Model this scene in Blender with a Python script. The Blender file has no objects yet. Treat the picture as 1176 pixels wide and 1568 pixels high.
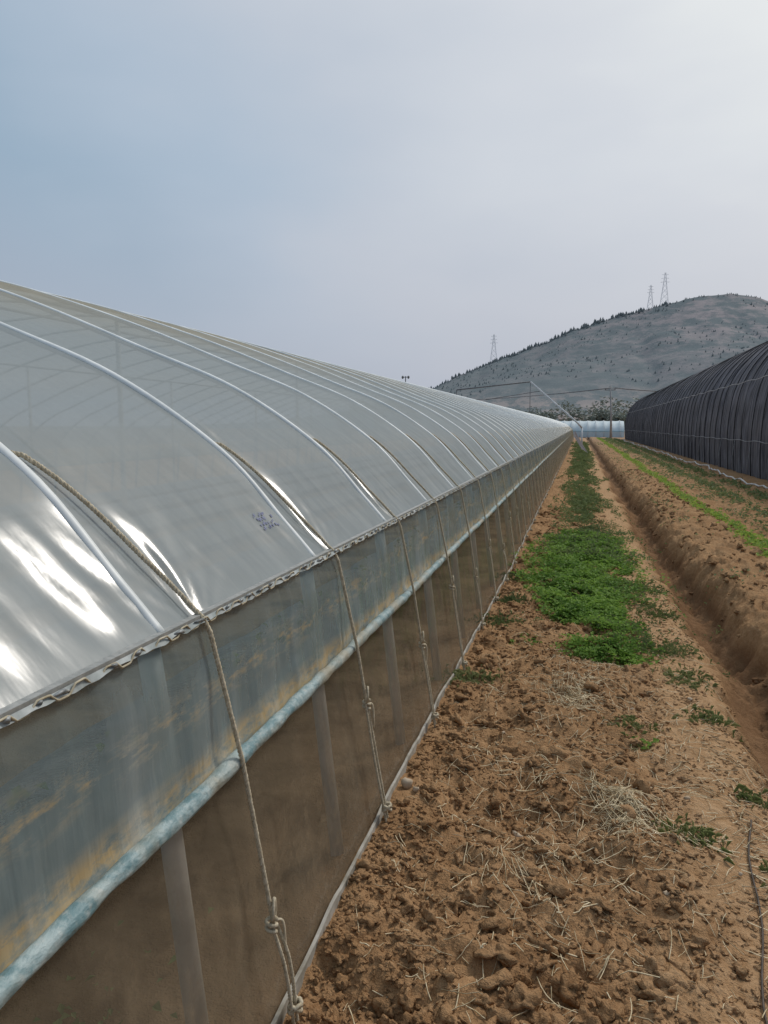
import bpy, math, random
import numpy as np
from mathutils import Vector
random.seed(4); rng=np.random.default_rng(7)
scn=bpy.context.scene
scn.view_settings.view_transform='Standard'; scn.view_settings.look='None'; scn.view_settings.exposure=0
CAMH=1.42
SUN_AZ=math.radians(38); SUN_EL=math.radians(46)
SD=(math.sin(SUN_AZ)*math.cos(SUN_EL), math.cos(SUN_AZ)*math.cos(SUN_EL), math.sin(SUN_EL))

# ------------------------------------------------------------ noise
def _h(ix,iy,s):
    v=np.sin(ix*127.1+iy*311.7+s*74.7)*43758.5453
    return v-np.floor(v)
def vn(x,y,s=0):
    x=np.asarray(x,float); y=np.asarray(y,float)
    ix=np.floor(x); iy=np.floor(y); fx=x-ix; fy=y-iy
    fx=fx*fx*(3-2*fx); fy=fy*fy*(3-2*fy)
    a=_h(ix,iy,s); b=_h(ix+1,iy,s); c=_h(ix,iy+1,s); d=_h(ix+1,iy+1,s)
    return (a*(1-fx)+b*fx)*(1-fy)+(c*(1-fx)+d*fx)*fy
def fbm(x,y,o=4,s=0):
    t=0;a=.5
    for i in range(o):
        t=t+a*vn(x*2**i,y*2**i,s+i*3); a*=.5
    return t
def sst(a,b,x):
    t=np.clip((x-a)/(b-a),0,1); return t*t*(3-2*t)

# ------------------------------------------------------------ mesh helpers
class MB:
    def __init__(s): s.v=[];s.f=[];s.n=0
    def add(s,v,f):
        v=np.asarray(v,float); s.v.append(v); s.f.extend([tuple(int(i)+s.n for i in q) for q in f]); s.n+=len(v)
    def obj(s,name,mat,smooth=True,parent=None):
        me=bpy.data.meshes.new(name)
        V=np.concatenate(s.v)
        me.from_pydata(V.tolist(),[],s.f)
        if smooth: me.polygons.foreach_set('use_smooth',[True]*len(me.polygons))
        me.update(); o=bpy.data.objects.new(name,me); scn.collection.objects.link(o)
        if mat: me.materials.append(mat)
        if parent: o.parent=parent
        return o
def empty(name):
    o=bpy.data.objects.new(name,None); scn.collection.objects.link(o); return o
def grid(V,nr,nc):
    i=np.arange((nr-1)*(nc-1)); r=i//(nc-1); c=i%(nc-1); a=r*nc+c
    return np.stack([a,a+1,a+nc+1,a+nc],1)
def fastmesh(name,V,F,mat,smooth=True,parent=None):
    V=np.ascontiguousarray(V,dtype=np.float32); F=np.ascontiguousarray(F,dtype=np.int32)
    k=F.shape[1]; me=bpy.data.meshes.new(name)
    me.vertices.add(len(V)); me.vertices.foreach_set('co',V.ravel())
    me.loops.add(F.size); me.loops.foreach_set('vertex_index',F.ravel())
    me.polygons.add(len(F)); me.polygons.foreach_set('loop_start',np.arange(0,F.size,k,dtype=np.int32))
    me.polygons.foreach_set('loop_total',np.full(len(F),k,dtype=np.int32))
    if smooth: me.polygons.foreach_set('use_smooth',np.ones(len(F),dtype=bool))
    me.update(calc_edges=True)
    if not smooth: me.shade_flat()
    o=bpy.data.objects.new(name,me); scn.collection.objects.link(o)
    me.materials.append(mat)
    if parent: o.parent=parent
    return o
def tube(mb,P,r,n=8,cap=True):
    P=np.asarray(P,float); m=len(P)
    r=np.full(m,r) if np.isscalar(r) else np.asarray(r)
    T=np.gradient(P,axis=0); T/= (np.linalg.norm(T,axis=1,keepdims=True)+1e-9)
    up=np.array([0,0,1.]) if abs(T[0][2])<.9 else np.array([0,1.,0])
    N=np.cross(T[0],up); N/=np.linalg.norm(N)
    V=[]
    for i in range(m):
        N=N-T[i]*np.dot(N,T[i]); N/=np.linalg.norm(N)+1e-9
        B=np.cross(T[i],N)
        a=np.arange(n)*2*np.pi/n
        V.append(P[i]+r[i]*(np.cos(a)[:,None]*N+np.sin(a)[:,None]*B))
    V=np.concatenate(V); F=[]
    for i in range(m-1):
        for j in range(n):
            F.append((i*n+j,i*n+(j+1)%n,(i+1)*n+(j+1)%n,(i+1)*n+j))
    if cap:
        F.append(tuple(range(n))[::-1]); F.append(tuple((m-1)*n+j for j in range(n)))
    mb.add(V,F)
def resample(P,step):
    P=np.asarray(P,float); d=np.r_[0,np.cumsum(np.linalg.norm(np.diff(P,axis=0),axis=1))]
    t=np.linspace(0,d[-1],max(2,int(d[-1]/step)+1))
    return np.stack([np.interp(t,d,P[:,k]) for k in range(3)],1),t
def rope(mb,P,r,near):
    if not near: 
        Q,_=resample(P,.05); tube(mb,Q,r,5); return
    Q,t=resample(P,.004)
    T=np.gradient(Q,axis=0); T/=np.linalg.norm(T,axis=1,keepdims=True)+1e-9
    ref=np.array([0,1.,0]); N=np.cross(T,ref); N/=np.linalg.norm(N,axis=1,keepdims=True)+1e-9; B=np.cross(T,N)
    for ph in (0,2*np.pi/3,4*np.pi/3):
        a=t/.028*2*np.pi/1.0+ph
        S=Q+r*.52*(np.cos(a)[:,None]*N+np.sin(a)[:,None]*B)
        tube(mb,S,r*.54,5)
def box(mb,lo,hi):
    x0,y0,z0=lo;x1,y1,z1=hi
    mb.add([(x0,y0,z0),(x1,y0,z0),(x1,y1,z0),(x0,y1,z0),(x0,y0,z1),(x1,y0,z1),(x1,y1,z1),(x0,y1,z1)],
      [(0,3,2,1),(4,5,6,7),(0,1,5,4),(1,2,6,5),(2,3,7,6),(3,0,4,7)])
def catmull(P,n):
    P=np.asarray(P,float); P=np.vstack([2*P[0]-P[1],P,2*P[-1]-P[-2]]); out=[]
    for i in range(1,len(P)-2):
        t=np.linspace(0,1,n,endpoint=False)[:,None]
        a,b,c,d=P[i-1],P[i],P[i+1],P[i+2]
        out.append(.5*((2*b)+(-a+c)*t+(2*a-5*b+4*c-d)*t**2+(-a+3*b-3*c+d)*t**3))
    out.append(P[-2][None]); return np.concatenate(out)

# ------------------------------------------------------------ node helpers
class NT:
    def __init__(s,name):
        s.m=bpy.data.materials.new(name); s.m.use_nodes=True; s.t=s.m.node_tree; s.t.nodes.clear()
        s.out=s.t.nodes.new('ShaderNodeOutputMaterial')
    def n(s,ty,ins=None,**p):
        x=s.t.nodes.new(ty)
        for k,v in p.items(): setattr(x,k,v)
        for k,v in (ins or {}).items(): s.set(x.inputs[k],v)
        return x
    def set(s,sock,v):
        if hasattr(v,'bl_idname') and hasattr(v,'outputs'): s.t.links.new(v.outputs[0],sock)
        elif isinstance(v,bpy.types.NodeSocket): s.t.links.new(v,sock)
        else: sock.default_value=v
    def pos(s,sc=(1,1,1)):
        g=s.n('ShaderNodeNewGeometry'); return s.n('ShaderNodeMapping',{0:g.outputs['Position'],3:sc})
    def noise(s,sc,det=4,vec=None,rough=.55): return s.n('ShaderNodeTexNoise',{'Vector':vec or s.pos(),'Scale':sc,'Detail':det,'Roughness':rough}).outputs[0]
    def mr(s,v,a,b,c=0.,d=1.): 
        x=s.n('ShaderNodeMapRange',{0:v,1:a,2:b,3:c,4:d}); return x.outputs[0]
    def mix(s,f,a,b):
        x=s.n('ShaderNodeMix',data_type='RGBA'); 
        s.set(x.inputs[0],f); s.set(x.inputs[6],a if not isinstance(a,tuple) else (*a,1)); s.set(x.inputs[7],b if not isinstance(b,tuple) else (*b,1))
        return x.outputs[2]
    def math(s,op,a,b=0.): return s.n('ShaderNodeMath',{0:a,1:b},operation=op).outputs[0]
    def bump(s,h,st,dist): return s.n('ShaderNodeBump',{'Height':h,'Strength':st,'Distance':dist}).outputs[0]
    def end(s,sh): s.set(s.out.inputs[0],sh); return s.m
    def bsdf(s,col,rough=.8,nor=None,metal=0,spec=.3):
        x=s.n('ShaderNodeBsdfPrincipled',{'Roughness':rough,'Metallic':metal,'Specular IOR Level':spec})
        s.set(x.inputs[0],col if not isinstance(col,tuple) else (*col,1))
        if nor: s.set(x.inputs['Normal'],nor)
        return x
def simple(name,c1,c2,sc=20,rough=.8,metal=0,spec=.3,bs=0,bd=.01,vsc=(1,1,1)):
    t=NT(name); v=t.noise(sc,4,t.pos(vsc)); c=t.mix(t.mr(v,.35,.65),c1,c2)
    nor=t.bump(t.noise(sc*4,4),bs,bd) if bs else None
    return t.end(t.bsdf(c,rough,nor,metal,spec))
def leafmat(name,c1,c2,tr=.3):
    t=NT(name); v=t.noise(2.5,3); w=t.noise(60,2)
    c=t.mix(t.mr(t.math('ADD',t.math('MULTIPLY',v,.6),t.math('MULTIPLY',w,.4)),.4,.6),c1,c2)
    b=t.bsdf(c,.6,spec=.2); tl=t.n('ShaderNodeBsdfTranslucent',{0:c})
    return t.end(t.n('ShaderNodeMixShader',{0:tr,1:b,2:tl}))

# ------------------------------------------------------------ world
w=bpy.data.worlds.new('World'); scn.world=w; w.use_nodes=True; nt=w.node_tree; nt.nodes.clear()
def wn(ty,**p):
    x=nt.nodes.new(ty)
    for k,v in p.items(): setattr(x,k,v)
    return x
L=nt.links.new
sky=wn('ShaderNodeTexSky',sky_type='NISHITA'); sky.sun_disc=False; sky.sun_elevation=SUN_EL; sky.sun_rotation=SUN_AZ
sky.air_density=1.2; sky.dust_density=6; sky.ozone_density=1.5; sky.altitude=50
tc=wn('ShaderNodeTexCoord'); nz=wn('ShaderNodeVectorMath',operation='NORMALIZE'); L(tc.outputs['Generated'],nz.inputs[0])
dp=wn('ShaderNodeVectorMath',operation='DOT_PRODUCT'); L(nz.outputs[0],dp.inputs[0]); dp.inputs[1].default_value=SD
nzz=wn('ShaderNodeTexNoise'); nzz.inputs['Scale'].default_value=2.0; nzz.inputs['Detail'].default_value=4
mpn=wn('ShaderNodeMapping'); mpn.inputs[3].default_value=(1,1,2.4); L(nz.outputs[0],mpn.inputs[0]); L(mpn.outputs[0],nzz.inputs[0])
cl=wn('ShaderNodeMath',operation='MULTIPLY_ADD'); L(nzz.outputs[0],cl.inputs[0]); cl.inputs[1].default_value=.34; cl.inputs[2].default_value=-.16
ad=wn('ShaderNodeMath',operation='ADD'); L(dp.outputs['Value'],ad.inputs[0]); L(cl.outputs[0],ad.inputs[1])
mr=wn('ShaderNodeMapRange'); L(ad.outputs[0],mr.inputs[0]); mr.inputs[1].default_value=-1; mr.inputs[2].default_value=1
cr=wn('ShaderNodeValToRGB'); L(mr.outputs[0],cr.inputs[0])
def s2l(c): return tuple(((x/255+.055)/1.055)**2.4 for x in c)
stops=[(-1,(130,148,170)),(.2,(148,169,190)),(.36,(156,178,198)),(.5,(176,192,209)),(.62,(193,202,214)),(.78,(212,217,224)),(.88,(229,233,234)),(1,(252,252,247))]
e=cr.color_ramp.elements
while len(e)<len(stops): e.new(.5)
for i,(p,c) in enumerate(stops): e[i].position=(p+1)/2; e[i].color=(*s2l(c),1)
sx=wn('ShaderNodeSeparateXYZ'); L(nz.outputs[0],sx.inputs[0])
m2=wn('ShaderNodeMapRange'); L(sx.outputs[2],m2.inputs[0]); m2.inputs[1].default_value=-.02; m2.inputs[2].default_value=.3; m2.inputs[3].default_value=.65; m2.inputs[4].default_value=0
mx=wn('ShaderNodeMix',data_type='RGBA'); L(m2.outputs[0],mx.inputs[0]); L(cr.outputs[0],mx.inputs[6]); mx.inputs[7].default_value=(*s2l((196,193,202)),1)
sc=wn('ShaderNodeVectorMath',operation='SCALE'); L(mx.outputs[2],sc.inputs[0]); sc.inputs[3].default_value=10
m3=wn('ShaderNodeMix',data_type='RGBA'); m3.inputs[0].default_value=.93; L(sky.outputs[0],m3.inputs[6]); L(sc.outputs[0],m3.inputs[7])
bg=wn('ShaderNodeBackground'); L(m3.outputs[2],bg.inputs[0]); bg.inputs[1].default_value=.1
wo=wn('ShaderNodeOutputWorld'); L(bg.outputs[0],wo.inputs[0])
sl=bpy.data.lights.new('sun','SUN'); sl.energy=1.7; sl.angle=math.radians(12.0); sl.color=(1,.94,.86)
so=bpy.data.objects.new('sun',sl); scn.collection.objects.link(so)
so.rotation_euler=Vector(SD).to_track_quat('Z','Y').to_euler(); so.location=(10,20,30)

# ------------------------------------------------------------ camera
cam=bpy.data.cameras.new('camera'); co=bpy.data.objects.new('camera',cam); scn.collection.objects.link(co)
co.location=(0,0,CAMH); co.rotation_euler=(math.radians(90-6.6),0,math.radians(14.65))
cam.sensor_fit='VERTICAL'; cam.angle=2*math.atan(784/1140); cam.clip_start=.02; cam.clip_end=9000
scn.camera=co

# ------------------------------------------------------------ terrain
PX=[-1e4,-1.2,-.9,-.65,-.3,.25,.5,.70,.80,.92,1.04,1.14,1.24,1.34,1.6,1.9,2.25,2.45,2.8,3.2,3.5,4.2,5,1e4]
PZ=[0,0,.0,.02,.01,-.02,-.05,-.06,-.10,-.25,-.30,-.24,-.03,.06,.08,.07,.05,-.01,.04,.04,-.01,.02,0,0]
def gh(x,y,fine=True):
    x=np.asarray(x,float); y=np.asarray(y,float)
    wob=(vn(y*.9,y*0+3.3,5)-.5)*.16+(vn(y*4,y*0,6)-.5)*.08+(vn(y*13,x*6,16)-.5)*.08
    z=np.interp(x+wob*sst(.5,.8,x)*(1-sst(2.5,3.5,x)),PX,PZ)
    near=1-sst(120,200,np.abs(y))
    z=z*near
    z=z-.06*sst(3,8,y)*(x<6)*near
    pw=.45+.25*vn(y*1.1,y*0,45)
    lump=sst(-.75,-.55,x)*(1-sst(pw-.25,pw+.05,x))
    bank=sst(.85,1.1,x)*(1-sst(4,5,x))
    a=.66*lump+.75*bank+.15
    n1=fbm(x*5,y*5,3,1)-.44
    dx=(vn(x*11,y*11,21)-.5)*.09; dy=(vn(x*11,y*11,22)-.5)*.09
    b=vn((x+dx)*15,(y+dy)*15,9); b2=vn((x+dx)*36+3,(y+dy)*36,12); b3=vn(x*80,y*80,14)
    cl=(b*(1-np.abs(b2-.5)))*.040+(np.abs(b2-.5)*2)*.024+b3*.013
    fade=(1-sst(60,110,np.abs(y)))*(1-sst(30,60,np.abs(x)))
    z=z+fade*(n1*.10*a*1.5+ (cl-.03)*a*1.5)
    return z
xs=np.concatenate([-np.geomspace(4000,14,14),np.arange(-12,-1,.16),np.arange(-.95,1.75,.0105),np.arange(1.76,2.6,.025),np.arange(2.6,6,.07),np.geomspace(6.1,4000,26)])
ys=[-4000,-1000,-300,-100,-40,-20,-10,-5,-3,-1.5,-.5,0,.4,.7]
y=.85
while y<4000:
    ys.append(y); y+= max(.0105,.0058*y) if y<50 else .05*y
ys=np.array(ys); X,Y=np.meshgrid(xs,ys)
Z=gh(X,Y)
V=np.stack([X,Y,Z],-1).reshape(-1,3)

t=NT('soil')
g=t.n('ShaderNodeNewGeometry'); sp=t.n('ShaderNodeSeparateXYZ',{0:g.outputs['Position']})
n1=t.noise(3,6); n2=t.noise(28,6,rough=.65); n3=t.noise(140,4)
nn=t.math('ADD',t.math('MULTIPLY',n1,.5),t.math('MULTIPLY',n2,.5))
c=t.mix(t.mr(nn,.36,.64),(.265,.146,.070),(.46,.285,.152))
pm=t.math('MULTIPLY',t.mr(t.math('ADD',sp.outputs[0],t.math('MULTIPLY',n1,.6)),.5,.8),t.mr(sp.outputs[0],.88,.76))
pc=t.mix(t.mr(n2,.35,.65),(.39,.232,.118),(.54,.355,.205))
c=t.mix(t.math('MULTIPLY',pm,.85),c,pc)
dt=t.mr(sp.outputs[2],-.13,-.26); c=t.mix(t.math('MULTIPLY',dt,.65),c,(.13,.068,.036))  # shade of the ditch painted into the soil colour by depth
c=t.mix(t.math('MULTIPLY',t.mr(n3,.58,.75),.3),c,(.56,.41,.26))
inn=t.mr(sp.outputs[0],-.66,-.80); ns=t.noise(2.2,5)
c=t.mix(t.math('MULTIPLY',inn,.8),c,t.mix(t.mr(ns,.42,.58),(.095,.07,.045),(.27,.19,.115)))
ff=t.mr(sp.outputs[1],15,120); c=t.mix(t.math('MULTIPLY',ff,.5),c,(.29,.235,.19))  # distance haze mixed into the far soil colour
nor=t.bump(t.math('ADD',n3,t.math('MULTIPLY',n2,1.5)),.85,.012)
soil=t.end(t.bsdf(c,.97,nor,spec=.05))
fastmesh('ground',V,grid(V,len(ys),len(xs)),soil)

# ------------------------------------------------------------ clods, stones
import bmesh
def icos(sub):
    bm=bmesh.new(); bmesh.ops.create_icosphere(bm,subdivisions=sub,radius=1); bm.verts.ensure_lookup_table()
    a=np.array([v.co[:] for v in bm.verts]); b=np.array([[v.index for v in f.verts] for f in bm.faces]); bm.free(); return a,b
I3=icos(3); I2=icos(2); I1=icos(1)
def blobs(name,pts,sizes,mat,amp=.5,flat=.7,sink=.35,parent=None,base=I2,smooth=True):
    IV,IF=base
    Vs=[];Fs=[]
    for i,(p,s) in enumerate(zip(pts,sizes)):
        q=IV.copy(); a=rng.random(3)*50
        d=1+amp*(vn(q[:,0]*1.8+a[0]+q[:,2],q[:,1]*1.8+a[1],3)-.5)*1.7+amp*.9*(vn(q[:,0]*4+a[2],q[:,1]*4+q[:,2]*3,4)-.5)+amp*.5*(vn(q[:,0]*9+a[2],q[:,1]*9+q[:,2]*8,4)-.5)*(len(IV)>100)
        q=q*d[:,None]*np.array([s*(.65+.8*rng.random()),s*(.65+.7*rng.random()),s*flat*(.6+.7*rng.random())])
        th=rng.random()*6.28; cth,sth=np.cos(th),np.sin(th)
        q=np.stack([q[:,0]*cth-q[:,1]*sth,q[:,0]*sth+q[:,1]*cth,q[:,2]],1)
        q+=np.array([p[0],p[1],p[2]+s*(flat-sink)*.5])
        Vs.append(q);Fs.append(IF+i*len(IV))
    return fastmesh(name,np.concatenate(Vs),np.concatenate(Fs),mat,smooth,parent)
N=2100
cy=1.0*np.exp(rng.random(N)*np.log(14)); cx=-.62+rng.random(N)**1.15*1.1
m2_=rng.random(N)<.32; cx[m2_]=1.15+rng.random(m2_.sum())*1.1; cy[m2_]=3+rng.random(m2_.sum())**1.5*22
cs=.008+.021*rng.random(N)**3+.0006*cy
cs[(cx>.4)&(cx<1)]*=.6
ex=[(-.07,3.13,.036),(-.06,1.96,.032),(.01,1.83,.032),(.12,1.75,.022),(-.2,3.6,.03),(-.3,2.2,.028),(.1,2.5,.026),(-.42,2.9,.026),(-.35,1.6,.03),(.2,3.4,.025),(-.45,4.1,.035),(-.1,4.4,.03)]
cx=np.r_[cx,[q[0] for q in ex]];cy=np.r_[cy,[q[1] for q in ex]];cs=np.r_[cs,[q[2] for q in ex]];cz=gh(cx,cy)
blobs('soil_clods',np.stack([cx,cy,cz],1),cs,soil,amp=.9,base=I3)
N=16000
cy=1.0*np.exp(rng.random(N)*np.log(7)); cx=-.63+rng.random(N)**1.3*1.5
cs=.0028+.007*rng.random(N)**2+.0006*cy; cx[vn(cx*4,cy*4,77)<.35]-=.1
kk=cx>-.64; cx=cx[kk];cy=cy[kk];cs=cs[kk]
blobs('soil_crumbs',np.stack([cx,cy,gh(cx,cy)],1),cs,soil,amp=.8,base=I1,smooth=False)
st=simple('stone',(.42,.32,.22),(.54,.44,.33),30,.9,bs=.3,bd=.003)
sxy=[(-.17,2.5,.018),(-.6,2.65,.020),(-.56,2.62,.012),(.45,3.0,.010),(.3,2.3,.008),(.55,2.5,.007),(.3,3.9,.012),(-.3,3.3,.009),(.62,4.2,.012)]
blobs('stones',[(a,b,float(gh(a,b))+.008) for a,b,_ in sxy],[q[2] for q in sxy],st,amp=.5)

# ------------------------------------------------------------ straw
def straws(name,N,fx,fy,mat):
    mb=MB()
    for i in range(N):
        x0=fx();y0=fy(); th=rng.random()*6.28; Ln=.025+.11*rng.random()**2; b=(rng.random()-.5)*.9
        pts=[]
        x,y_=x0,y0
        for k in range(5):
            pts.append((x,y_)); x+=Ln/4*math.cos(th); y_+=Ln/4*math.sin(th); th+=b/4
        pts=np.array(pts); z=gh(pts[:,0],pts[:,1]); zz=np.linspace(z[0],z[-1],5); z=np.maximum(z,zz*.6+z*.4)+.004+.010*rng.random()
        tube(mb,np.c_[pts,z],.0009+.0011*rng.random(),3,False)
    return mb.obj(name,mat)
strawm=simple('straw_mat',(.48,.37,.21),(.76,.65,.45),40,.7)
spots=[(-.05,3.95,.25),(.22,2.75,.16),(.7,2.7,.2),(-.1,2.3,.2),(.62,3.4,.3),(.1,4.6,.25),(-.2,3.0,.3),(.15,2.9,.08),(-.0,4.1,.12),(.2,2.75,.06),(.02,3.9,.08)]
def fx0():
    global _s
    _s=spots[rng.integers(len(spots))]; return _s[0]+rng.normal()*_s[2]*.6
straws('straw_litter',1900,fx0,lambda:_s[1]+rng.normal()*_s[2],strawm)
straws('straw_litter',1200,lambda:-.55+1.4*rng.random(),lambda:1.2*math.exp(rng.random()*2.1),strawm)

# ------------------------------------------------------------ leaves
def leaves(name,P,size,mat,up=.5,asp=.5,parent=None,droop=.25,elmin=.05):
    n=len(P); az=rng.random(n)*6.283; el=(rng.random(n)*1.1+elmin)*up*1.6
    d=np.stack([np.cos(az)*np.cos(el),np.sin(az)*np.cos(el),np.sin(el)],1)
    s=np.stack([-np.sin(az),np.cos(az),np.zeros(n)],1); u=np.cross(d,s)*1.0
    u[:,2]=np.abs(u[:,2]); size=np.asarray(size)[:,None]*(.5+1.0*rng.random((n,1)))
    r=(rng.random((n,1))-.5)*1.0
    s=s+u*r
    a=P; c_=P+d*size*1.0-np.array([0,0,droop])*size; m_=P+d*size*.5
    l=m_+s*size*asp*.5+u*size*.12; r_=m_-s*size*asp*.5+u*size*.12
    V=np.stack([a,l,c_,r_],1).reshape(-1,3)
    i=np.arange(n)*4; F=np.concatenate([np.stack([i,i+1,i+2],1),np.stack([i,i+2,i+3],1)])
    return fastmesh(name,V,F,mat,False,parent)
weed=leafmat('weed_leaf',(.11,.215,.035),(.26,.41,.08),.42)
weedd=leafmat('weed_leaf_dull',(.13,.18,.075),(.23,.28,.12),.35)
grassm=leafmat('grass_blade',(.19,.24,.09),(.36,.38,.19),.45)
crop=leafmat('crop_leaf',(.22,.36,.06),(.36,.47,.11),.4)
def patch(n,cxf,y0,y1,wf,pw=1.,hm=.06,th=.36,sd=31):
    k=int(n/14); yy=y0+(y1-y0)*rng.random(k)**pw; xx=cxf(yy)+rng.normal(size=k)*wf(yy)
    keep=vn(xx*2.2,yy*1.3,sd)*.7+vn(xx*6,yy*5,sd+1)*.3>th
    xx=xx[keep];yy=yy[keep]
    hh=.02+hm*rng.random(len(xx))
    P=[]
    for i in range(14):
        a=rng.normal(size=len(xx))*.035; b=rng.normal(size=len(xx))*.035
        q=np.stack([xx+a,yy+b,gh(xx+a,yy+b)+hh*rng.random(len(xx))],1); P.append(q)
    return np.concatenate(P)
P=patch(30000,lambda y:.06+.02*(y-7),5.7,10.5,lambda y:.26*np.sqrt(np.clip(1-((y-8)/3.)**2,.08,1)),th=.34)
leaves('weed_patch',P,np.full(len(P),.034),weed,up=.45,asp=.8)
P=patch(9000,lambda y:.20-.03*(y-5),4.7,6.4,lambda y:.13+0*y,th=.36,hm=.05)
leaves('weed_patch',P,np.full(len(P),.030),weed,up=.45,asp=.65)
P=patch(32000,lambda y:.12+0*y,8.5,70,lambda y:.22+0*y,1.7,th=.38)
leaves('weed_patch',P,.036+.0014*P[:,1],weedd,up=.6,asp=.4)
P=patch(9000,lambda y:.3+0*y,5.0,16,lambda y:.3+0*y,1.2,th=.5,sd=37)
leaves('weed_patch',P,np.full(len(P),.034),weedd,up=.7,asp=.25)
def tuft(x,y,r,n,mat=grassm,h=.05,bl=True):
    P=np.stack([x+rng.normal(size=n)*r,y+rng.normal(size=n)*r,np.zeros(n)],1); P[:,2]=gh(P[:,0],P[:,1])-.004
    leaves('grass_tuft',P,np.full(n,h),mat,up=.75 if bl else .4,asp=.05 if bl else .7,droop=.4 if bl else .2,elmin=.2 if bl else .05)
tuft(.31,3.45,.03,70,weed,.028,False); tuft(.42,2.72,.05,170)
tuft(-.57,4.05,.07,420); tuft(-.57,3.95,.035,70,weedd,.035,False)
tuft(.66,4.6,.08,200); tuft(.68,3.95,.06,130); tuft(.62,5.2,.1,220); tuft(-.56,5.4,.08,300,weedd); tuft(-.5,6.1,.07,260,weedd)
tuft(.75,3.1,.05,100); tuft(.7,2.55,.03,60); tuft(-.58,7.2,.1,300,weedd); tuft(.65,6.3,.12,280); tuft(.6,7.4,.14,320); tuft(.31,3.65,.06,110); tuft(-.3,5.0,.05,100,weed,.03,False)
def row(x0,w,n,y0,y1,s,mat,name='crop_row',g=.0):
    yy=y0*np.exp(rng.random(n)*math.log(y1/y0)); xx=x0+rng.normal(size=n)*w+.05*np.sin(yy*.7)
    k=vn(yy*1.2,xx*0+x0*7,41)>g; yy=yy[k];xx=xx[k]
    P=np.stack([xx,yy,gh(xx,yy)+rng.random(len(xx))*.05],1)
    leaves(name,P,s+.0012*yy,mat,up=.55,asp=.6)
row(2.08,.065,6500,4,88,.042,crop,g=.2)
row(3.0,.12,7000,5,88,.045,weedd,g=.1)
row(2.55,.1,2500,5,88,.035,weedd,g=.45)
row(3.75,.12,5000,6,88,.05,weedd,g=.3)
row(1.5,.14,1500,4,70,.03,weedd,'grass_tuft',g=.55)

# ------------------------------------------------------------ GREENHOUSE
GH=empty('plastic_greenhouse')
Y0,Y1=-3.2,88.0
RS=.9; RIB0=1.30; ROPE0=1.44
arch=np.array([(-.80,1.005),(-.90,1.115),(-1.12,1.345),(-1.5,1.59),(-1.95,1.775),(-2.6,2.03),(-3.4,2.285),(-4.3,2.485),(-5.2,2.56)])
CX=-5.2
R=catmull(arch,14)
Rl=R[::-1][1:].copy(); Rl[:,0]=2*CX-Rl[:,0]
prof=np.vstack([R,Rl])
Tn=np.gradient(prof,axis=0); Tn/=np.linalg.norm(Tn,axis=1,keepdims=True)
Nn=np.stack([Tn[:,1],-Tn[:,0]],1); Nn*=np.sign(Nn[:,1:2]+1e-9)
slen=np.r_[0,np.cumsum(np.linalg.norm(np.diff(prof,axis=0),axis=1))]
yy=[Y0]; 
while yy[-1]<Y1: yy.append(yy[-1]+(.010 if 0.3<yy[-1]<4 else .02 if yy[-1]<7 else .03 if yy[-1]<12 else .06 if yy[-1]<20 else .11))
yy=np.array(yy)
S,YY=np.meshgrid(slen,yy); PXx=np.tile(prof[:,0],(len(yy),1)); PZz=np.tile(prof[:,1],(len(yy),1))
dr=np.abs((YY-RIB0+RS/2)%RS-RS/2)
off=-.020*(1-np.exp(-dr/.10))*sst(-.1,.5,S)
ds=np.minimum(S,slen[-1]-S)
drp=((YY-ROPE0+RS/2)%RS-RS/2)
off-= .012*np.exp(-(drp/.03)**2)*(1-sst(.5,.8,ds))
wr=(fbm(YY*14+ds*3.0,ds*.7,3,51)-.44)
off+= .024*wr*np.exp(-ds/.34)*sst(0.,.12,ds)
wr=(vn(YY*26+ds*4.0,ds*1.0,52)-.5)
off+= .0055*wr*np.exp(-((ds-.22)/.25)**2)*sst(0.,.1,ds)*sst(.3,.55,vn(YY*2.3,ds*1.5,53))
fan=np.sin(np.arctan2(drp,ds+.05)*22+YY*1.3)
off+= .003*fan*np.exp(-((ds-.22)/.22)**2)*np.exp(-np.abs(drp)/.16)
wr2=(np.abs(vn(YY*2.6-ds*4.5,ds*1.3+YY*.6,55)-.5)*2)**.7
off+= .011*(wr2-.5)*np.exp(-((ds-.6)/.35)**2)*sst(.03,.2,dr)
cr_=np.abs(vn(ds*5+.35*np.sin(YY*2.),YY*.55,58)-.5)*2
off+= .014*(cr_**.6-.6)*np.exp(-((ds-.65)/.35)**2)*sst(.02,.15,dr)
off+= .018*(fbm(YY*1.1,ds*1.1,2,57)-.38)*sst(.2,.8,ds)
NX=np.tile(Nn[:,0],(len(yy),1)); NZ=np.tile(Nn[:,1],(len(yy),1))
FX=PXx+NX*off; FZ=PZz+NZ*off
t=NT('roof_film')
g=t.n('ShaderNodeNewGeometry'); sp=t.n('ShaderNodeSeparateXYZ',{0:g.outputs['Position']})
big=t.noise(1.1,4); fi=t.noise(7,5,t.pos((1,2.2,.6)))
col=t.mix(t.mr(t.math('ADD',sp.outputs[2],t.math('MULTIPLY',big,.3)),1.95,2.4),(.39,.44,.452),(.49,.45,.34))
lowz=t.math('MULTIPLY',t.mr(sp.outputs[2],1.5,1.1),t.mr(t.noise(4,5,t.pos((.6,2.5,.6)),.6),.45,.65))
col=t.mix(t.math('MULTIPLY',lowz,.4),col,(.58,.62,.62))
nor=t.bump(t.noise(5,4,t.pos((.7,1.8,.7))),.08,.02)
dif=t.n('ShaderNodeBsdfDiffuse',{0:col,'Normal':nor}); trl=t.n('ShaderNodeBsdfTranslucent',{0:col,'Normal':nor})
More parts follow.
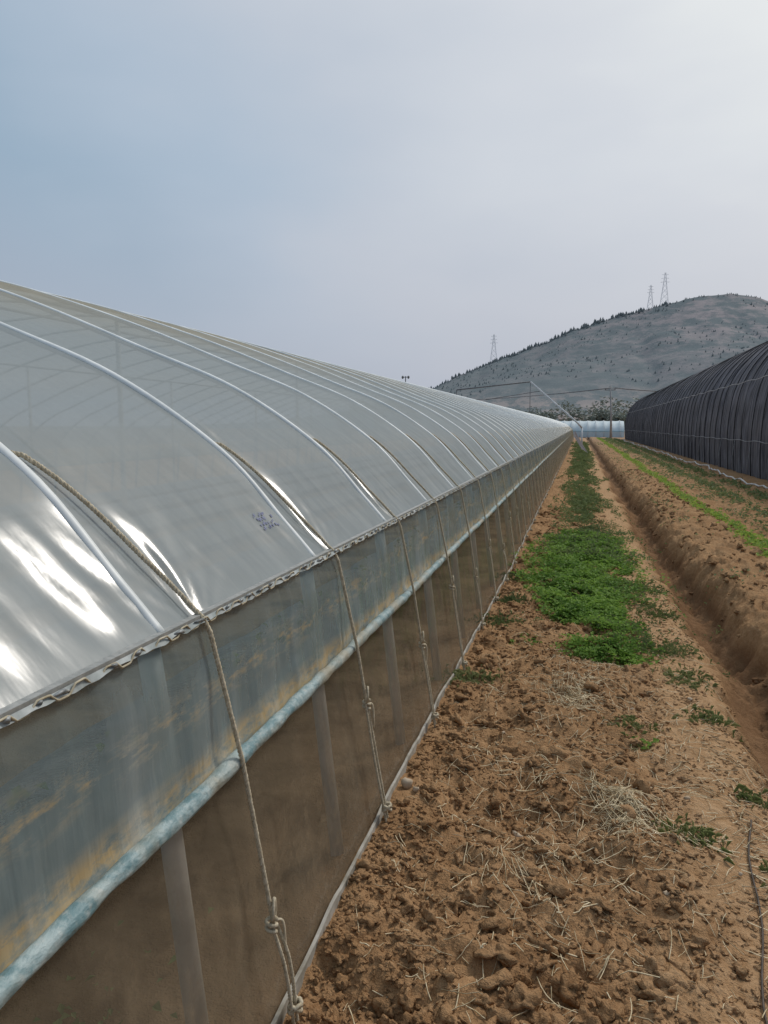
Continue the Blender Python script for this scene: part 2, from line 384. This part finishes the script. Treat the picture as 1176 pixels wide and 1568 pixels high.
tra=t.n('ShaderNodeBsdfTransparent',{0:(.93,.96,.97,1)}); gl=t.n('ShaderNodeBsdfGlossy',{0:(1,1,1,1),'Roughness':.21,'Normal':nor})
a=t.n('ShaderNodeMixShader',{0:.35,1:dif,2:trl})
op=t.mr(t.math('ADD',t.math('MULTIPLY',big,.5),t.math('MULTIPLY',fi,.5)),.35,.65,.34,.20)
b=t.n('ShaderNodeMixShader',{0:op,1:a,2:tra})
fr=t.n('ShaderNodeFresnel',{'IOR':1.4,'Normal':nor})
roofm=t.end(t.n('ShaderNodeMixShader',{0:t.math('MULTIPLY',fr,.085),1:b,2:gl}))
V=np.stack([FX,YY,FZ],-1).reshape(-1,3)
fastmesh('roof_film',V,grid(V,len(yy),len(slen)),roofm,True,GH)

def filmmat(name,col,dust,opacity,streakz,streakw,freq=(1,.5,6)):
    t=NT(name); g=t.n('ShaderNodeNewGeometry'); sp=t.n('ShaderNodeSeparateXYZ',{0:g.outputs['Position']})
    z=sp.outputs[2]; strip=streakz>.6
    st=t.noise(6,6,t.pos(freq),.7); st2=t.noise(9,6,t.pos((1,1.2,3)),.75)
    wv=t.noise(1.3,3,t.pos((0,1,0)))
    zc=t.math('ADD',z,t.math('MULTIPLY',t.math('SUBTRACT',wv,.5),.10))
    band=t.math('SUBTRACT',1.,t.math('MINIMUM',t.math('DIVIDE',t.math('ABSOLUTE',t.math('SUBTRACT',zc,streakz)),streakw),1.))
    d=t.math('MULTIPLY',t.mr(t.math('ADD',t.math('MULTIPLY',st,.55),t.math('MULTIPLY',st2,.45)),.48,.60),band)
    if strip:
        low=t.mr(z,.742,.70); d=t.math('MAXIMUM',d,t.math('MULTIPLY',low,t.mr(st2,.33,.55)))
    else: d=t.math('MULTIPLY',d,.5)
    c=t.mix(d,col,dust)
    vert=t.noise(3.2 if strip else 2.2,4,t.pos((1,4,.45) if strip else (1,2.5,.8)),.5)
    if strip: c=t.mix(t.mr(vert,.48,.72,0,.45),c,(.62,.68,.68))
    o=t.math('ADD',t.math('ADD',opacity-.17,t.math('MULTIPLY',vert,.34)),t.math('MULTIPLY',d,.45))
    if strip: o=t.math('ADD',o,t.mr(z,1.0,.82,-.17,.05))
    else: o=t.math('ADD',o,t.mr(z,.65,.05,-.05,.12))
    nor=t.bump(vert,.5,.03)
    dif=t.n('ShaderNodeBsdfDiffuse',{0:c,'Normal':nor}); trl=t.n('ShaderNodeBsdfTranslucent',{0:c})
    a=t.n('ShaderNodeMixShader',{0:.3,1:dif,2:trl}); tra=t.n('ShaderNodeBsdfTransparent',{0:(.92,.96,.97,1) if strip else (.96,.96,.95,1)})
    b=t.n('ShaderNodeMixShader',{0:o,1:tra,2:a})
    gl=t.n('ShaderNodeBsdfGlossy',{0:(1,1,1,1),'Roughness':.15,'Normal':nor}); fr=t.n('ShaderNodeFresnel',{'IOR':1.45,'Normal':nor})
    return t.end(t.n('ShaderNodeMixShader',{0:t.math('MULTIPLY',fr,.75 if strip else .4),1:b,2:gl}))
stripm=filmmat('side_strip_film',(.34,.44,.45),(.56,.42,.23),.47,.84,.06,(1,1.5,7))
lowm=filmmat('skirt_film',(.36,.30,.225),(.42,.31,.19),.20,.3,.5,(1,3,1))
def wall(name,prof,mat,amp,freq,mirror=False,bottomfollow=False,seed=1):
    P=catmull(prof,8); n=len(P); y_=yy[::1]
    tt=np.linspace(0,1,n); T,YQ=np.meshgrid(tt,y_)
    x=np.tile(P[:,0],(len(y_),1)); z=np.tile(P[:,1],(len(y_),1))
    w_=(fbm(YQ*freq,T*1.5,3,seed)-.44)*amp*np.sin(np.pi*np.clip(T,0,1))**.5
    w_=w_+(np.abs(vn(YQ*2.2+T*1.7,T*1.2+YQ*.4,seed+4)-.5)*2)**.6*.018*np.sin(np.pi*T)*(1 if bottomfollow else .4)
    x=x+w_
    if bottomfollow: z=z+T*(gh(np.full(len(y_),-.64),y_)[:,None])
    if mirror: x=2*CX-x
    V=np.stack([x,YQ,z],-1).reshape(-1,3)
    fastmesh(name,V,grid(V,len(y_),n),mat,True,GH)
for mi in (False,True):
    wall('side_strip',[(-.800,1.0),(-.780,.92),(-.770,.8),(-.760,.70),(-.752,.665)],stripm,.03,7,mi,seed=61)
    wall('skirt',[(-.772,.655),(-.750,.5),(-.705,.25),(-.662,.0)],lowm,.02,3,mi,True,seed=67)
mb=MB(); ym=yy[yy<30]; hz=.9945-.012*(fbm(ym*22,ym*0,2,3)-.3)
V=np.concatenate([np.stack([np.full(len(ym),-.786),ym,np.full(len(ym),1.004)],1),np.stack([-.782+.006*vn(ym*30,ym*0,8),ym,hz],1)])
n=len(ym); mb.add(V,[(i,i+1,n+i+1,n+i) for i in range(n-1)])
hem=simple('film_hem',(.26,.30,.30),(.42,.45,.45),30,.5); mb.obj('roof_film_hem',hem,True,GH)
ribm=simple('rib_under_film',(.60,.64,.65),(.78,.81,.81),8,.45,spec=.45)
postm=simple('galvanised_post',(.46,.45,.41),(.60,.58,.54),10,.5,metal=.1)
mb=MB(); mp=MB()
k0=int((Y0-RIB0)/RS); ks=range(k0,int((Y1-RIB0)/RS)+1)
for k in ks:
    yr=RIB0+RS*k
    P=prof-Nn*.0085
    st_=2 if yr<12 else 4
    Q=P[::st_]; 
    tube(mb,np.stack([Q[:,0],np.full(len(Q),yr),Q[:,1]],1),.0145,8 if yr<12 else 5)
    for s_ in (1,-1):
        c_=lambda x:x if s_==1 else 2*CX-x
        tube(mp,[(c_(-.838),yr,1.0),(c_(-.81),yr,.8),(c_(-.800),yr,.60),(c_(-.715),yr,-.15)],.024,8)
mb.obj('arch_ribs',ribm,True,GH); mp.obj('posts',postm,True,GH)
mb=MB()
for (px,pz) in ((-5.2,2.50),(-3.3,2.2),(-7.1,2.2)):
    tube(mb,[(px,Y0,pz),(px,Y1,pz)],.014,6)
for k in range(0,28):
    for px in (-3.3,-7.1): tube(mb,[(px,RIB0+k*3.6-3.6,-.1),(px,RIB0+k*3.6-3.6,2.2)],.02,6)
mb.obj('purlins',postm,True,GH)
chm=simple('channel_metal',(.30,.31,.30),(.44,.44,.42),60,.5,metal=.3)
mb=MB(); box(mb,(-.806,Y0,1.0),(-.789,Y1,1.010)); 
box(mb,(-.796,Y0,.990),(-.788,Y1,.9995))
mb.obj('lock_channel',chm,False,GH)
mb=MB()
yq=np.arange(Y0,9,.0045); yj=yq+.03*vn(yq*3,yq*0,17); ph=(yj/.085)%1; tri=np.clip(np.abs(ph*2-1)*2.6-.8,0,1)
P=np.stack([-.781+.002*np.sin(yq*40),yq,.990+.014*tri+.003*vn(yq*9,yq*0,18)],1); tube(mb,P,.0024,4)
yq=np.arange(9,40,.022); ph=(yq/.085)%1; tri=np.abs(ph*2-1)
tube(mb,np.stack([-.783+0*yq,yq,.992+.013*tri],1),.0022,3)
mb.obj('wiggle_wire',simple('wire_coated',(.34,.29,.19),(.52,.47,.36),40,.5),True,GH)
mb=MB()
yq=-.2
while yq<14:
    l=.010+.05*rng.random()**2
    if rng.random()<.7:
        tube(mb,[(-.782,yq,1.000+.006*rng.random()),(-.778,yq+l*.5,1.002+.006*rng.random()),(-.783,yq+l,.994+.006*rng.random())],[.0015,.0035+.002*rng.random(),.0015],5)
    yq+=l+.015+.04*rng.random()
mb.obj('film_bunches',simple('film_bunch',(.09,.10,.10),(.48,.5,.5),45,.3),True,GH)
t=NT('rollup_pipe'); v=t.noise(16,5,t.pos((1,1.0,1)),.7); v2=t.noise(50,4)
c=t.mix(t.mr(v,.42,.58),(.15,.25,.275),(.34,.43,.44)); c=t.mix(t.math('MULTIPLY',t.mr(v2,.54,.7),.5),c,(.52,.54,.51))
c=t.mix(t.math('MULTIPLY',t.mr(t.noise(5,4),.46,.64),.75),c,(.36,.31,.22))
pipem=t.end(t.bsdf(c,.45,t.bump(t.noise(40,5,t.pos((1,.5,1))),.7,.012),spec=.35))
for mi in (0,1):
    yq=np.r_[np.arange(Y0,9,.02),np.arange(9,Y1,.25)]
    x=-.738+.003*(vn(yq*3,yq*0,3)-.5); z=.665+.012*(vn(yq*.8,yq*0,5)-.5)+.004*(vn(yq*6,yq*0,6)-.5)
    if mi: x=2*CX-x
    mb=MB(); tube(mb,np.stack([x,yq,z],1),.0175+.006*(vn(yq*14,yq*0,7)-.5),12); mb.obj('rollup_pipe',pipem,True,GH)
bsm=simple('base_edge',(.22,.20,.16),(.42,.40,.36),12,.7,bs=.3,bd=.005)
for mi in (0,1):
    yq=np.r_[np.arange(Y0,12,.04),np.arange(12,Y1,.5)]
    zb=gh(np.full(len(yq),-.64),yq); zb=np.convolve(np.r_[[zb[0]]*4,zb,[zb[-1]]*4],np.ones(9)/9,'valid')
    x=-.648+.014*(vn(yq*1.3,yq*0,13)-.5)
    if mi: x=2*CX-x
    jt=.012*(vn(yq*9,yq*0,14)-.5)
    A=np.stack([x-.005,yq,zb+.026+jt],1);B=np.stack([x+.004,yq,zb+.024+jt],1);C=np.stack([x+.009,yq,zb-.05],1)
    n=len(yq); mb=MB(); mb.add(np.concatenate([A,B,C]),[(i,i+1,n+i+1,n+i) for i in range(n-1)]+[(n+i,n+i+1,2*n+i+1,2*n+i) for i in range(n-1)])
    mb.obj('base_edge',bsm,False,GH)
for ye in (Y0,Y1):
    mb=MB(); pts=[(-.66,0)]+[tuple(p) for p in prof]+[(2*CX+.66,0)]
    mb.add([(p[0],ye,p[1]) for p in pts],[tuple(range(len(pts)))])
    mb.obj('end_wall',roofm,False,GH)
ropem=simple('rope_fibre',(.38,.32,.22),(.62,.55,.42),120,.9,bs=.5,bd=.002)
mb=MB()
for k in range(-2,int((Y1-ROPE0)/RS)):
    yr=ROPE0+RS*k; near=yr<5.5
    kz=[.28,.47,.42,.5,.38,.45][(k)%6]; dy=(rng.random()-.5)*.06; ya=yr+.06+dy
    P=[]
    xsr=np.linspace(-1.16,-.81,14)
    for x in xsr:
        z=np.interp(-x,-prof[:60,0],prof[:60,1]); f=(x+1.16)/.35
        P.append((x+.004,yr-.13*(1-f)**1.3,z+.004-.014*(f<.06)))
    P+= [(-.786,yr,1.003),(-.772,yr+.005,.97)]
    P+= [(-.7155,yr+.03,.675),(-.7125,yr+.032,.655)]
    gz=float(gh(-.60,ya))
    xk=-.7125+(.10)*(.655-kz)/.655
    P+= [(xk,yr+.03+(ya-yr-.03)*.4,kz)]
    rope(mb,P,.0058,near)
    a=np.linspace(0,4*np.pi,26)
    K=np.stack([xk+.012*np.cos(a),yr+.04+.009*np.sin(a),kz+.012-.0012*np.arange(26)],1); tube(mb,K,.0050,5)
    yk=yr+.03+(ya-yr-.03)*.4
    lo=[(xk,yk-.004,kz),(xk+.012,yk-.024,kz+.03),(xk+.006,yk-.004,kz+.06),(xk,yk+.016,kz+.02),(xk,yk+.006,kz-.01)]
    tube(mb,catmull(lo,5),.0042,5)
    tube(mb,catmull([(xk,yk,kz),(xk+.015,yk+.02,kz-.01),(xk+.02,yk+.022,kz-.06),(xk+.016,yk+.03,kz-.10)],5),.0038,5)
    for s_ in (-1,1):
        A=[(xk,yk+s_*.009,kz),(xk+.03,yk+s_*.014+(ya-yk)*.4,kz*.6),( -.612,ya+s_*.010,gz-.01)]
        rope(mb,catmull(A,6),.0048,near)
    K=np.stack([-.614+.014*np.cos(a),ya+.016*np.sin(a),gz+.045+.010*np.sin(a*1.7)],1); tube(mb,K,.0055,5)
mb.obj('hold_down_ropes',ropem,True,GH)
# printed stamp, following the film surface
def filmpt(y_,s_):
    j=min(max(np.searchsorted(yy,y_),1),len(yy)-1); q=(y_-yy[j-1])/(yy[j]-yy[j-1])
    x0=np.interp(s_,slen,FX[j-1]);x1=np.interp(s_,slen,FX[j]);z0=np.interp(s_,slen,FZ[j-1]);z1=np.interp(s_,slen,FZ[j])
    n0=np.interp(s_,slen,Nn[:,0]);n1_=np.interp(s_,slen,Nn[:,1])
    return (x0*(1-q)+x1*q+n0*.0025,y_,z0*(1-q)+z1*q+n1_*.0025)
mb=MB()
for i in range(11):
    for j in range(4):
        if rng.random()<.62:
            yb=2.045+i*.0095; sb=.145+j*.017+.004*(i%2)
            w_=.004+.0035*rng.random(); h_=.006+.006*rng.random()
            mb.add([filmpt(yb,sb),filmpt(yb+w_,sb),filmpt(yb+w_,sb+h_),filmpt(yb,sb+h_)],[(0,1,2,3)])
mb.obj('film_print',simple('ink',(.10,.12,.26),(.2,.22,.36),50,.6),False,GH)
mul=simple('mulch_film',(.04,.04,.04),(.12,.12,.12),6,.35,spec=.4,bs=.5,bd=.03)
for i,x0 in enumerate((-1.75,-3.1,-4.5,-6.0,-7.4,-8.8)):
    yq=np.arange(Y0+.4,Y1-1,.1); cols=np.linspace(-.38,.38,11)
    C,YQ=np.meshgrid(cols,yq); z=.03+.10*(1-(C/.38)**2)+.03*vn(YQ*5,C*9,3)
    C=C+.06*(vn(YQ*1.5,C*0,4)-.5)
    V=np.stack([x0+C,YQ,z],-1).reshape(-1,3); fastmesh('mulch_bed',V,grid(V,len(yq),11),mul,True,GH)
n=2600; yq=Y0+.5+rng.random(n)**1.3*(Y1-5); which=rng.integers(0,4,n); xx=np.array([-1.75,-3.1,-4.5,-6.0])[which]+rng.normal(size=n)*.08
pc=(np.round(yq/.5)*.5)+rng.normal(size=n)*.06
P=np.stack([xx,pc,.13+rng.random(n)*.10],1); leaves('seedlings',P,np.full(n,.05),weedd,up=.6,asp=.6,parent=GH)
n=200; P=np.stack([-1.05+rng.normal(size=n)*.08,1.2+rng.normal(size=n)*.14,.02+rng.random(n)*.06],1); leaves('inner_weeds',P,np.full(n,.03),weedd,up=.6,asp=.5,parent=GH)

AN=empty('wind_sensor'); mb=MB()
tube(mb,[(-5.2,22.5,2.5),(-5.2,22.5,2.93)],.016,6); tube(mb,[(-5.29,22.5,2.90),(-5.11,22.5,2.90)],.012,5)
for s_ in (-1,1): tube(mb,[(-5.2+s_*.09,22.5,2.85),(-5.2+s_*.09,22.5,2.90),(-5.2+s_*.09,22.5,2.94)],[.02,.04,.02],8)
dk=simple('dark_metal',(.15,.15,.16),(.21,.21,.22),10,.6)
o=mb.obj('body',dk,True,AN)

# ------------------------------------------------------------ dark shade net greenhouse on right
SG=empty('shade_net_greenhouse')
arc=np.array([(5.0,-.05),(4.95,.9),(4.98,1.8),(5.14,2.7),(5.6,3.55),(6.4,4.28),(7.6,4.85),(9.0,5.15),(10.2,5.2)]); CX2=10.2
R=catmull(arc,7); Rl=R[::-1][1:].copy(); Rl[:,0]=2*CX2-Rl[:,0]; pr=np.vstack([R,Rl])
T_=np.gradient(pr,axis=0);T_/=np.linalg.norm(T_,axis=1,keepdims=True); Nm=np.stack([-T_[:,1],T_[:,0]],1)
s2=np.r_[0,np.cumsum(np.linalg.norm(np.diff(pr,axis=0),axis=1))]
y2=np.arange(-4,88,.05); S2,Y2=np.meshgrid(s2,y2)
o_=.09*(vn(Y2*2.6+.25*np.sin(S2),S2*.25,71)-.5)+.07*(vn(Y2*6,S2*.4,72)-.5)+.06*np.abs(np.sin(Y2*math.pi/1.2+.8*vn(Y2*.3,S2*0,73)))
V=np.stack([pr[:,0]+Nm[:,0]*o_,Y2,pr[:,1]+Nm[:,1]*o_],-1).reshape(-1,3)
t=NT('shade_net'); v=t.noise(5,5,t.pos((.2,2.2,.2)),.65); v2=t.noise(1.2,3)
c=t.mix(t.mr(v,.4,.62),(.075,.073,.082),(.24,.23,.25)); c=t.mix(t.mr(v2,.4,.7,0,.4),c,(.15,.135,.13))  # net colours lightened so that they carry the haze
netm=t.end(t.bsdf(c,.9,t.bump(v,.6,.05),spec=.15))
fastmesh('net_cover',V,grid(V,len(y2),len(s2)),netm,True,SG)
for ye in (-4,87.95):
    mb=MB(); mb.add([(p[0],ye,p[1]) for p in pr],[tuple(range(len(pr)))]); mb.obj('end_wall',netm,False,SG)
mb=MB(); 
for yk in np.arange(-3.6,88,1.2):
    q=pr+Nm*.085; jit=.35*(rng.random()-.5); tube(mb,np.stack([q[:,0],yk+.2*(rng.random()-.5)+jit*np.sin(s2*.5),q[:,1]],1)[::2],.014,4)
mb.obj('arch_ropes',simple('black_rope',(.03,.03,.032),(.06,.06,.06),10,.8),True,SG)
mb=MB()
for (wx,wz,r) in ((5.05,2.75,.011),(4.86,.95,.009)):
    ya=np.arange(-4,88,.6); tube(mb,np.stack([wx-.1+0*ya,ya,wz+.05*np.abs(np.sin(ya*math.pi/2.4))],1),r,4)
for yk in np.arange(0,87,2.4):
    tube(mb,[(4.88,yk,.95),(4.84,yk+.1,.4),(4.85,yk+.15,0)],.007,4)
mb.obj('lashing_lines',simple('pale_line',(.28,.28,.29),(.42,.42,.42),10,.7),True,SG)

mb=MB(); ya=np.arange(3,80,.25); tube(mb,np.stack([4.15+.12*np.sin(ya*.5)+.05*np.sin(ya*2.1),ya,gh(4.15+0*ya,ya)+.05+.04*np.sin(ya*1.3)**2],1),.022,5)
mb.obj('irrigation_tape',simple('tape',(.5,.47,.44),(.68,.65,.62),6,.5))
mb=MB(); ya=np.linspace(.9,2.9,60); xa=.38+.12*(ya-.9)**1.2+.01*np.sin(ya*9); tube(mb,np.stack([xa,ya,gh(xa,ya)+.009],1),.0034,6)
mb.obj('hose',simple('black_hose',(.05,.04,.03),(.10,.075,.06),30,.6))

# ------------------------------------------------------------ far things
PF=empty('pipe_frame'); mb=MB(); pal=simple('white_pipe',(.6,.6,.6),(.74,.74,.74),3,.5); yf=46
tube(mb,[(-2.95,yf,4.05),(-.15,yf,1.60),(.12,yf,1.30)],.06,6); tube(mb,[(.12,yf,1.3),(.15,yf,-.1)],.045,6)
mb.obj('inclined_bar',pal,True,PF)
mb=MB(); tube(mb,[(-2.95,yf,4.05),(-7.4,yf,3.62)],.042,5); tube(mb,[(-7.4,yf,3.62),(-7.45,yf,0)],.035,5); tube(mb,[(-2.95,yf,4.05),(-2.95,yf,2.2)],.02,5); tube(mb,[(-5.6,yf,3.0),(-2.3,yf,3.5)],.02,5)
mb.obj('cross_bar',dk,True,PF)
mb=MB(); mb.add([(-.3,40,.9),(.1,40.2,.25),(.45,40.6,.0),(.1,41,.55),(-.25,41,1.2)],[(0,1,3,4),(1,2,3)]); mb.obj('loose_shade_net',netm,False)
UP=empty('utility_pole'); mb=MB()
tube(mb,[(3.55,92,-.3),(3.5,92,3),(3.3,92,6.1)],[.13,.11,.08],8); mb.obj('pole',simple('concrete',(.3,.29,.28),(.4,.39,.38),2,.9),True,UP)
mb=MB(); tube(mb,[(2.7,92,5.6),(3.9,92,5.6)],.05,5)
for x_ in (2.75,3.3,3.85): tube(mb,[(x_,92,5.6),(x_,92,5.85)],[.05,.03],6)
mb.obj('crossarm',dk,True,UP)
mb=MB()
for dx in (0,.55):
    u=np.linspace(0,1,24)[:,None]; A=np.array([3.3+dx,92,5.85]); 
    for B in (np.array([-24,90,4.4]),np.array([22,96,5.6])):
        P=A*(1-u)+B*u; P[:,2]-=.9*4*(u*(1-u))[:,0]*.5; tube(mb,P,.030,4)
mb.obj('wires',dk,True,UP)
G2=empty('plastic_greenhouse'); a=np.linspace(0,np.pi,15); xg=np.arange(-14,5.7,.25)
A,XG=np.meshgrid(a,xg); o_=1-.03*np.abs(np.sin(XG*np.pi))
V=np.stack([XG,103-3.2*np.cos(A)*o_,-.05+2.15*np.sin(A)**.8*o_],-1).reshape(-1,3)
fm=simple('far_film',(.42,.50,.54),(.54,.62,.66),.8,.45,spec=.4)  # pale film colours include the haze of distance
fastmesh('film',V,grid(V,len(xg),15),fm,True,G2)
mb=MB()
for x_ in np.arange(-14,5.7,1.0): tube(mb,[(x_,99.78,0),(x_,99.85,.9),(x_,100.3,1.55),(x_,101.4,2.0),(x_,103,2.13)],.03,5)
mb.obj('ribs',pal,True,G2)
mb=MB(); tube(mb,[(-14,99.8,.75),(5.7,99.8,.75)],.05,6); mb.obj('rail',simple('blue_rail',(.12,.3,.4),(.2,.4,.5),1,.4),True,G2)

# ------------------------------------------------------------ hill
rx=[-500,-330,-241,-175,-127,-75,-10,51.5,84,121,141,155,216,309,450,700]; rz=[0,4,9.4,24,40,62,85,103,109,111.5,108,102,73,29,6,0]
hx=np.arange(-480,620,2.5); hy=np.arange(330,1000,4.0); HX,HY=np.meshgrid(hx,hy)
RZ=np.interp(HX,rx,rz); RZ=RZ+ (fbm(HX*.02,HX*0,4,81)-.45)*6*sst(5,40,RZ)
s_=np.where(HY<700,np.clip((HY-350)/350,0,1)**1.2,1-sst(700,980,HY))
gul=np.abs(vn(HX*.03+.4*vn(HX*.02,HY*.02,86),HY*.006,85)-.5)*2
HZ=RZ*s_+((fbm(HX*.018,HY*.012,5,83)-.47)*12+(gul**.7-.6)*6)*np.clip(s_*(1-s_)*4,0,1)*sst(5,60,RZ)*(HY<700)+ (fbm(HX*.1,HY*.1,3,84)-.45)*2.0*sst(5,40,RZ)-.6
t=NT('hill_ground'); g=t.n('ShaderNodeNewGeometry'); sp=t.n('ShaderNodeSeparateXYZ',{0:g.outputs['Position']})
v=t.noise(.03,8,rough=.7); v2=t.noise(.075,8,t.pos((1,.4,2.2)),.75)
m_=t.math('ADD',t.math('MULTIPLY',v,.5),t.math('MULTIPLY',v2,.5))
rk=t.mr(m_,.46,.55)
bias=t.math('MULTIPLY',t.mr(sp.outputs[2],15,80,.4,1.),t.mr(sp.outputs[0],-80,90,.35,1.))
c=t.mix(t.math('MULTIPLY',rk,bias),(.172,.198,.208),(.325,.295,.300))  # aerial haze is baked into these paler hill colours
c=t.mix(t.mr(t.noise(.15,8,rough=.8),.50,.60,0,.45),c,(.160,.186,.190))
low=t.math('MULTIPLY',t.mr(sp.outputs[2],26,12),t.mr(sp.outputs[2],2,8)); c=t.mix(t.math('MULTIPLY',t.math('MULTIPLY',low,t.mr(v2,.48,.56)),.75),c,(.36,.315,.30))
hillm=t.end(t.bsdf(c,1.,t.bump(v2,.25,4.),spec=0))
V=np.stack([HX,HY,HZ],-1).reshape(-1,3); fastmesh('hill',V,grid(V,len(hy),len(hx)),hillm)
def hzat(x,y):
    i=int(round((y-330)/4)); j=int(round((x+480)/2.5)); return HZ[i,j]
mb=MB()
def conetree(x,y,z,h):
    n=5; lv=4
    for l in range(lv):
        f=l/lv; r=h*.36*(1-f*.7)*(.8+.5*rng.random()); zb=z+h*(.05+.7*f); zt=zb+h*.42
        th=rng.random()*6
        vs=[(x+r*(.6+.7*rng.random())*math.cos(th+i*6.283/n),y+r*math.sin(th+i*6.283/n),zb+h*.08*(rng.random()-.5)) for i in range(n)]+[(x+(rng.random()-.5)*h*.08,y,min(zt,z+h))]
        mb.add(vs,[(i,(i+1)%n,n) for i in range(n)])
for i in range(700):
    x=-200+270*rng.random()**.9; y=698+rng.normal()*4; 
    if x>45 and rng.random()<.6: continue
    conetree(x,y,hzat(x,y)-.8,1.8+3.2*rng.random()**2.5)
for i in range(70):
    x=60+110*rng.random(); y=698+rng.normal()*4; conetree(x,y,hzat(x,y)-.6,1+1.2*rng.random())
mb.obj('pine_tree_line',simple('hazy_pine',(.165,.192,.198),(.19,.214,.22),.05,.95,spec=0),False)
mb=MB()
for i in range(2600):
    x=-230+500*rng.random(); y=470+220*rng.random()
    if vn(x*.02,y*.03,91)<.5 and x>-60: continue
    conetree(x,y,hzat(x,y)-1.2,1.4+1.4*rng.random())
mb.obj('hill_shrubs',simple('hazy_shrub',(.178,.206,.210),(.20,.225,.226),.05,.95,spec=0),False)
def tower(x,y,h):
    z=hzat(x,y)-1; T=empty('transmission_tower'); mb=MB(); w0=h*.11; lv=[0,.2,.38,.54,.68,.8,.9,1]
    wd=lambda f:w0*(1-f)**1.15+h*.014
    for sx_ in (-1,1):
        for sy_ in (-1,1):
            tube(mb,[(x+sx_*wd(f),y+sy_*wd(f),z+h*f) for f in lv],.11,4)
    for a_,b_ in zip(lv[:-1],lv[1:]):
        for s_ in (-1,1):
            tube(mb,[(x-wd(a_),y+s_*wd(a_),z+h*a_),(x+wd(b_),y+s_*wd(b_),z+h*b_)],.07,3)
            tube(mb,[(x+wd(a_),y+s_*wd(a_),z+h*a_),(x-wd(b_),y+s_*wd(b_),z+h*b_)],.07,3)
    mb.obj('lattice',tm,False,T); mb=MB()
    for f,l in ((.72,.13),(.83,.11),(.94,.09)):
        tube(mb,[(x-h*l,y,z+h*f),(x,y,z+h*f+h*.015),(x+h*l,y,z+h*f)],.10,4); tube(mb,[(x-h*l,y,z+h*f),(x,y,z+h*f-h*.03),(x+h*l,y,z+h*f)],.06,3)
    mb.obj('crossarms',tm,False,T)
tm=simple('tower_steel',(.64,.65,.68),(.70,.71,.74),.5,.8)
tower(57,712,23); tower(68,706,29); tower(-80,712,28)
mb=[];
for i in range(60):
    x=-60+110*rng.random(); y=170+90*rng.random(); r=1.6+2.4*rng.random(); 
    if i<10: x=2+9*rng.random(); y=150+20*rng.random(); r=1.3+1.1*rng.random()
    n=170; u=rng.normal(size=(n,3)); u/=np.linalg.norm(u,axis=1,keepdims=True); u*=(.45+.6*rng.random((n,1)))
    P=np.array([x,y,r*1.2])+u*r*np.array([1,1,.95]); P[:,2]=np.maximum(P[:,2],.1); mb.append(P)
P=np.concatenate(mb); leaves('distant_tree_mass',P,np.full(len(P),.8),leafmat('hazy_leaf',(.17,.20,.18),(.21,.24,.21),.2),up=.6,asp=.9)
for i,(x,y_,wx,wy,h) in enumerate([(14,260,12,6,4),(30,300,16,7,4.5),(-8,300,14,6,4),(48,330,14,6,5),(24,240,7,5,3.2)]):
    H=empty('farm_building'); b_=MB(); box(b_,(x,y_,-.2),(x+wx,y_+wy,h)); b_.obj('walls',simple('plaster',(.38,.36,.35),(.46,.44,.42),.5,.9),False,H)
    b_=MB(); b_.add([(x-.5,y_-.5,h+.01),(x+wx+.5,y_-.5,h+.01),(x+wx+.5,y_+wy+.5,h+.01),(x-.5,y_+wy+.5,h+.01),(x-.5,y_+wy/2,h+1.6),(x+wx+.5,y_+wy/2,h+1.6)],[(0,1,5,4),(2,3,4,5),(0,4,3),(1,2,5),(3,2,1,0)])
    b_.obj('roof',simple('roof_tile',(.26,.21,.20),(.32,.27,.25),.5,.9),False,H)
    b_=MB()
    for q in range(3): box(b_,(x+wx*(.15+.28*q),y_-.06,1.1),(x+wx*(.15+.28*q)+1.3,y_-.01,2.3))
    b_.obj('windows',dk,False,H)
print('done')
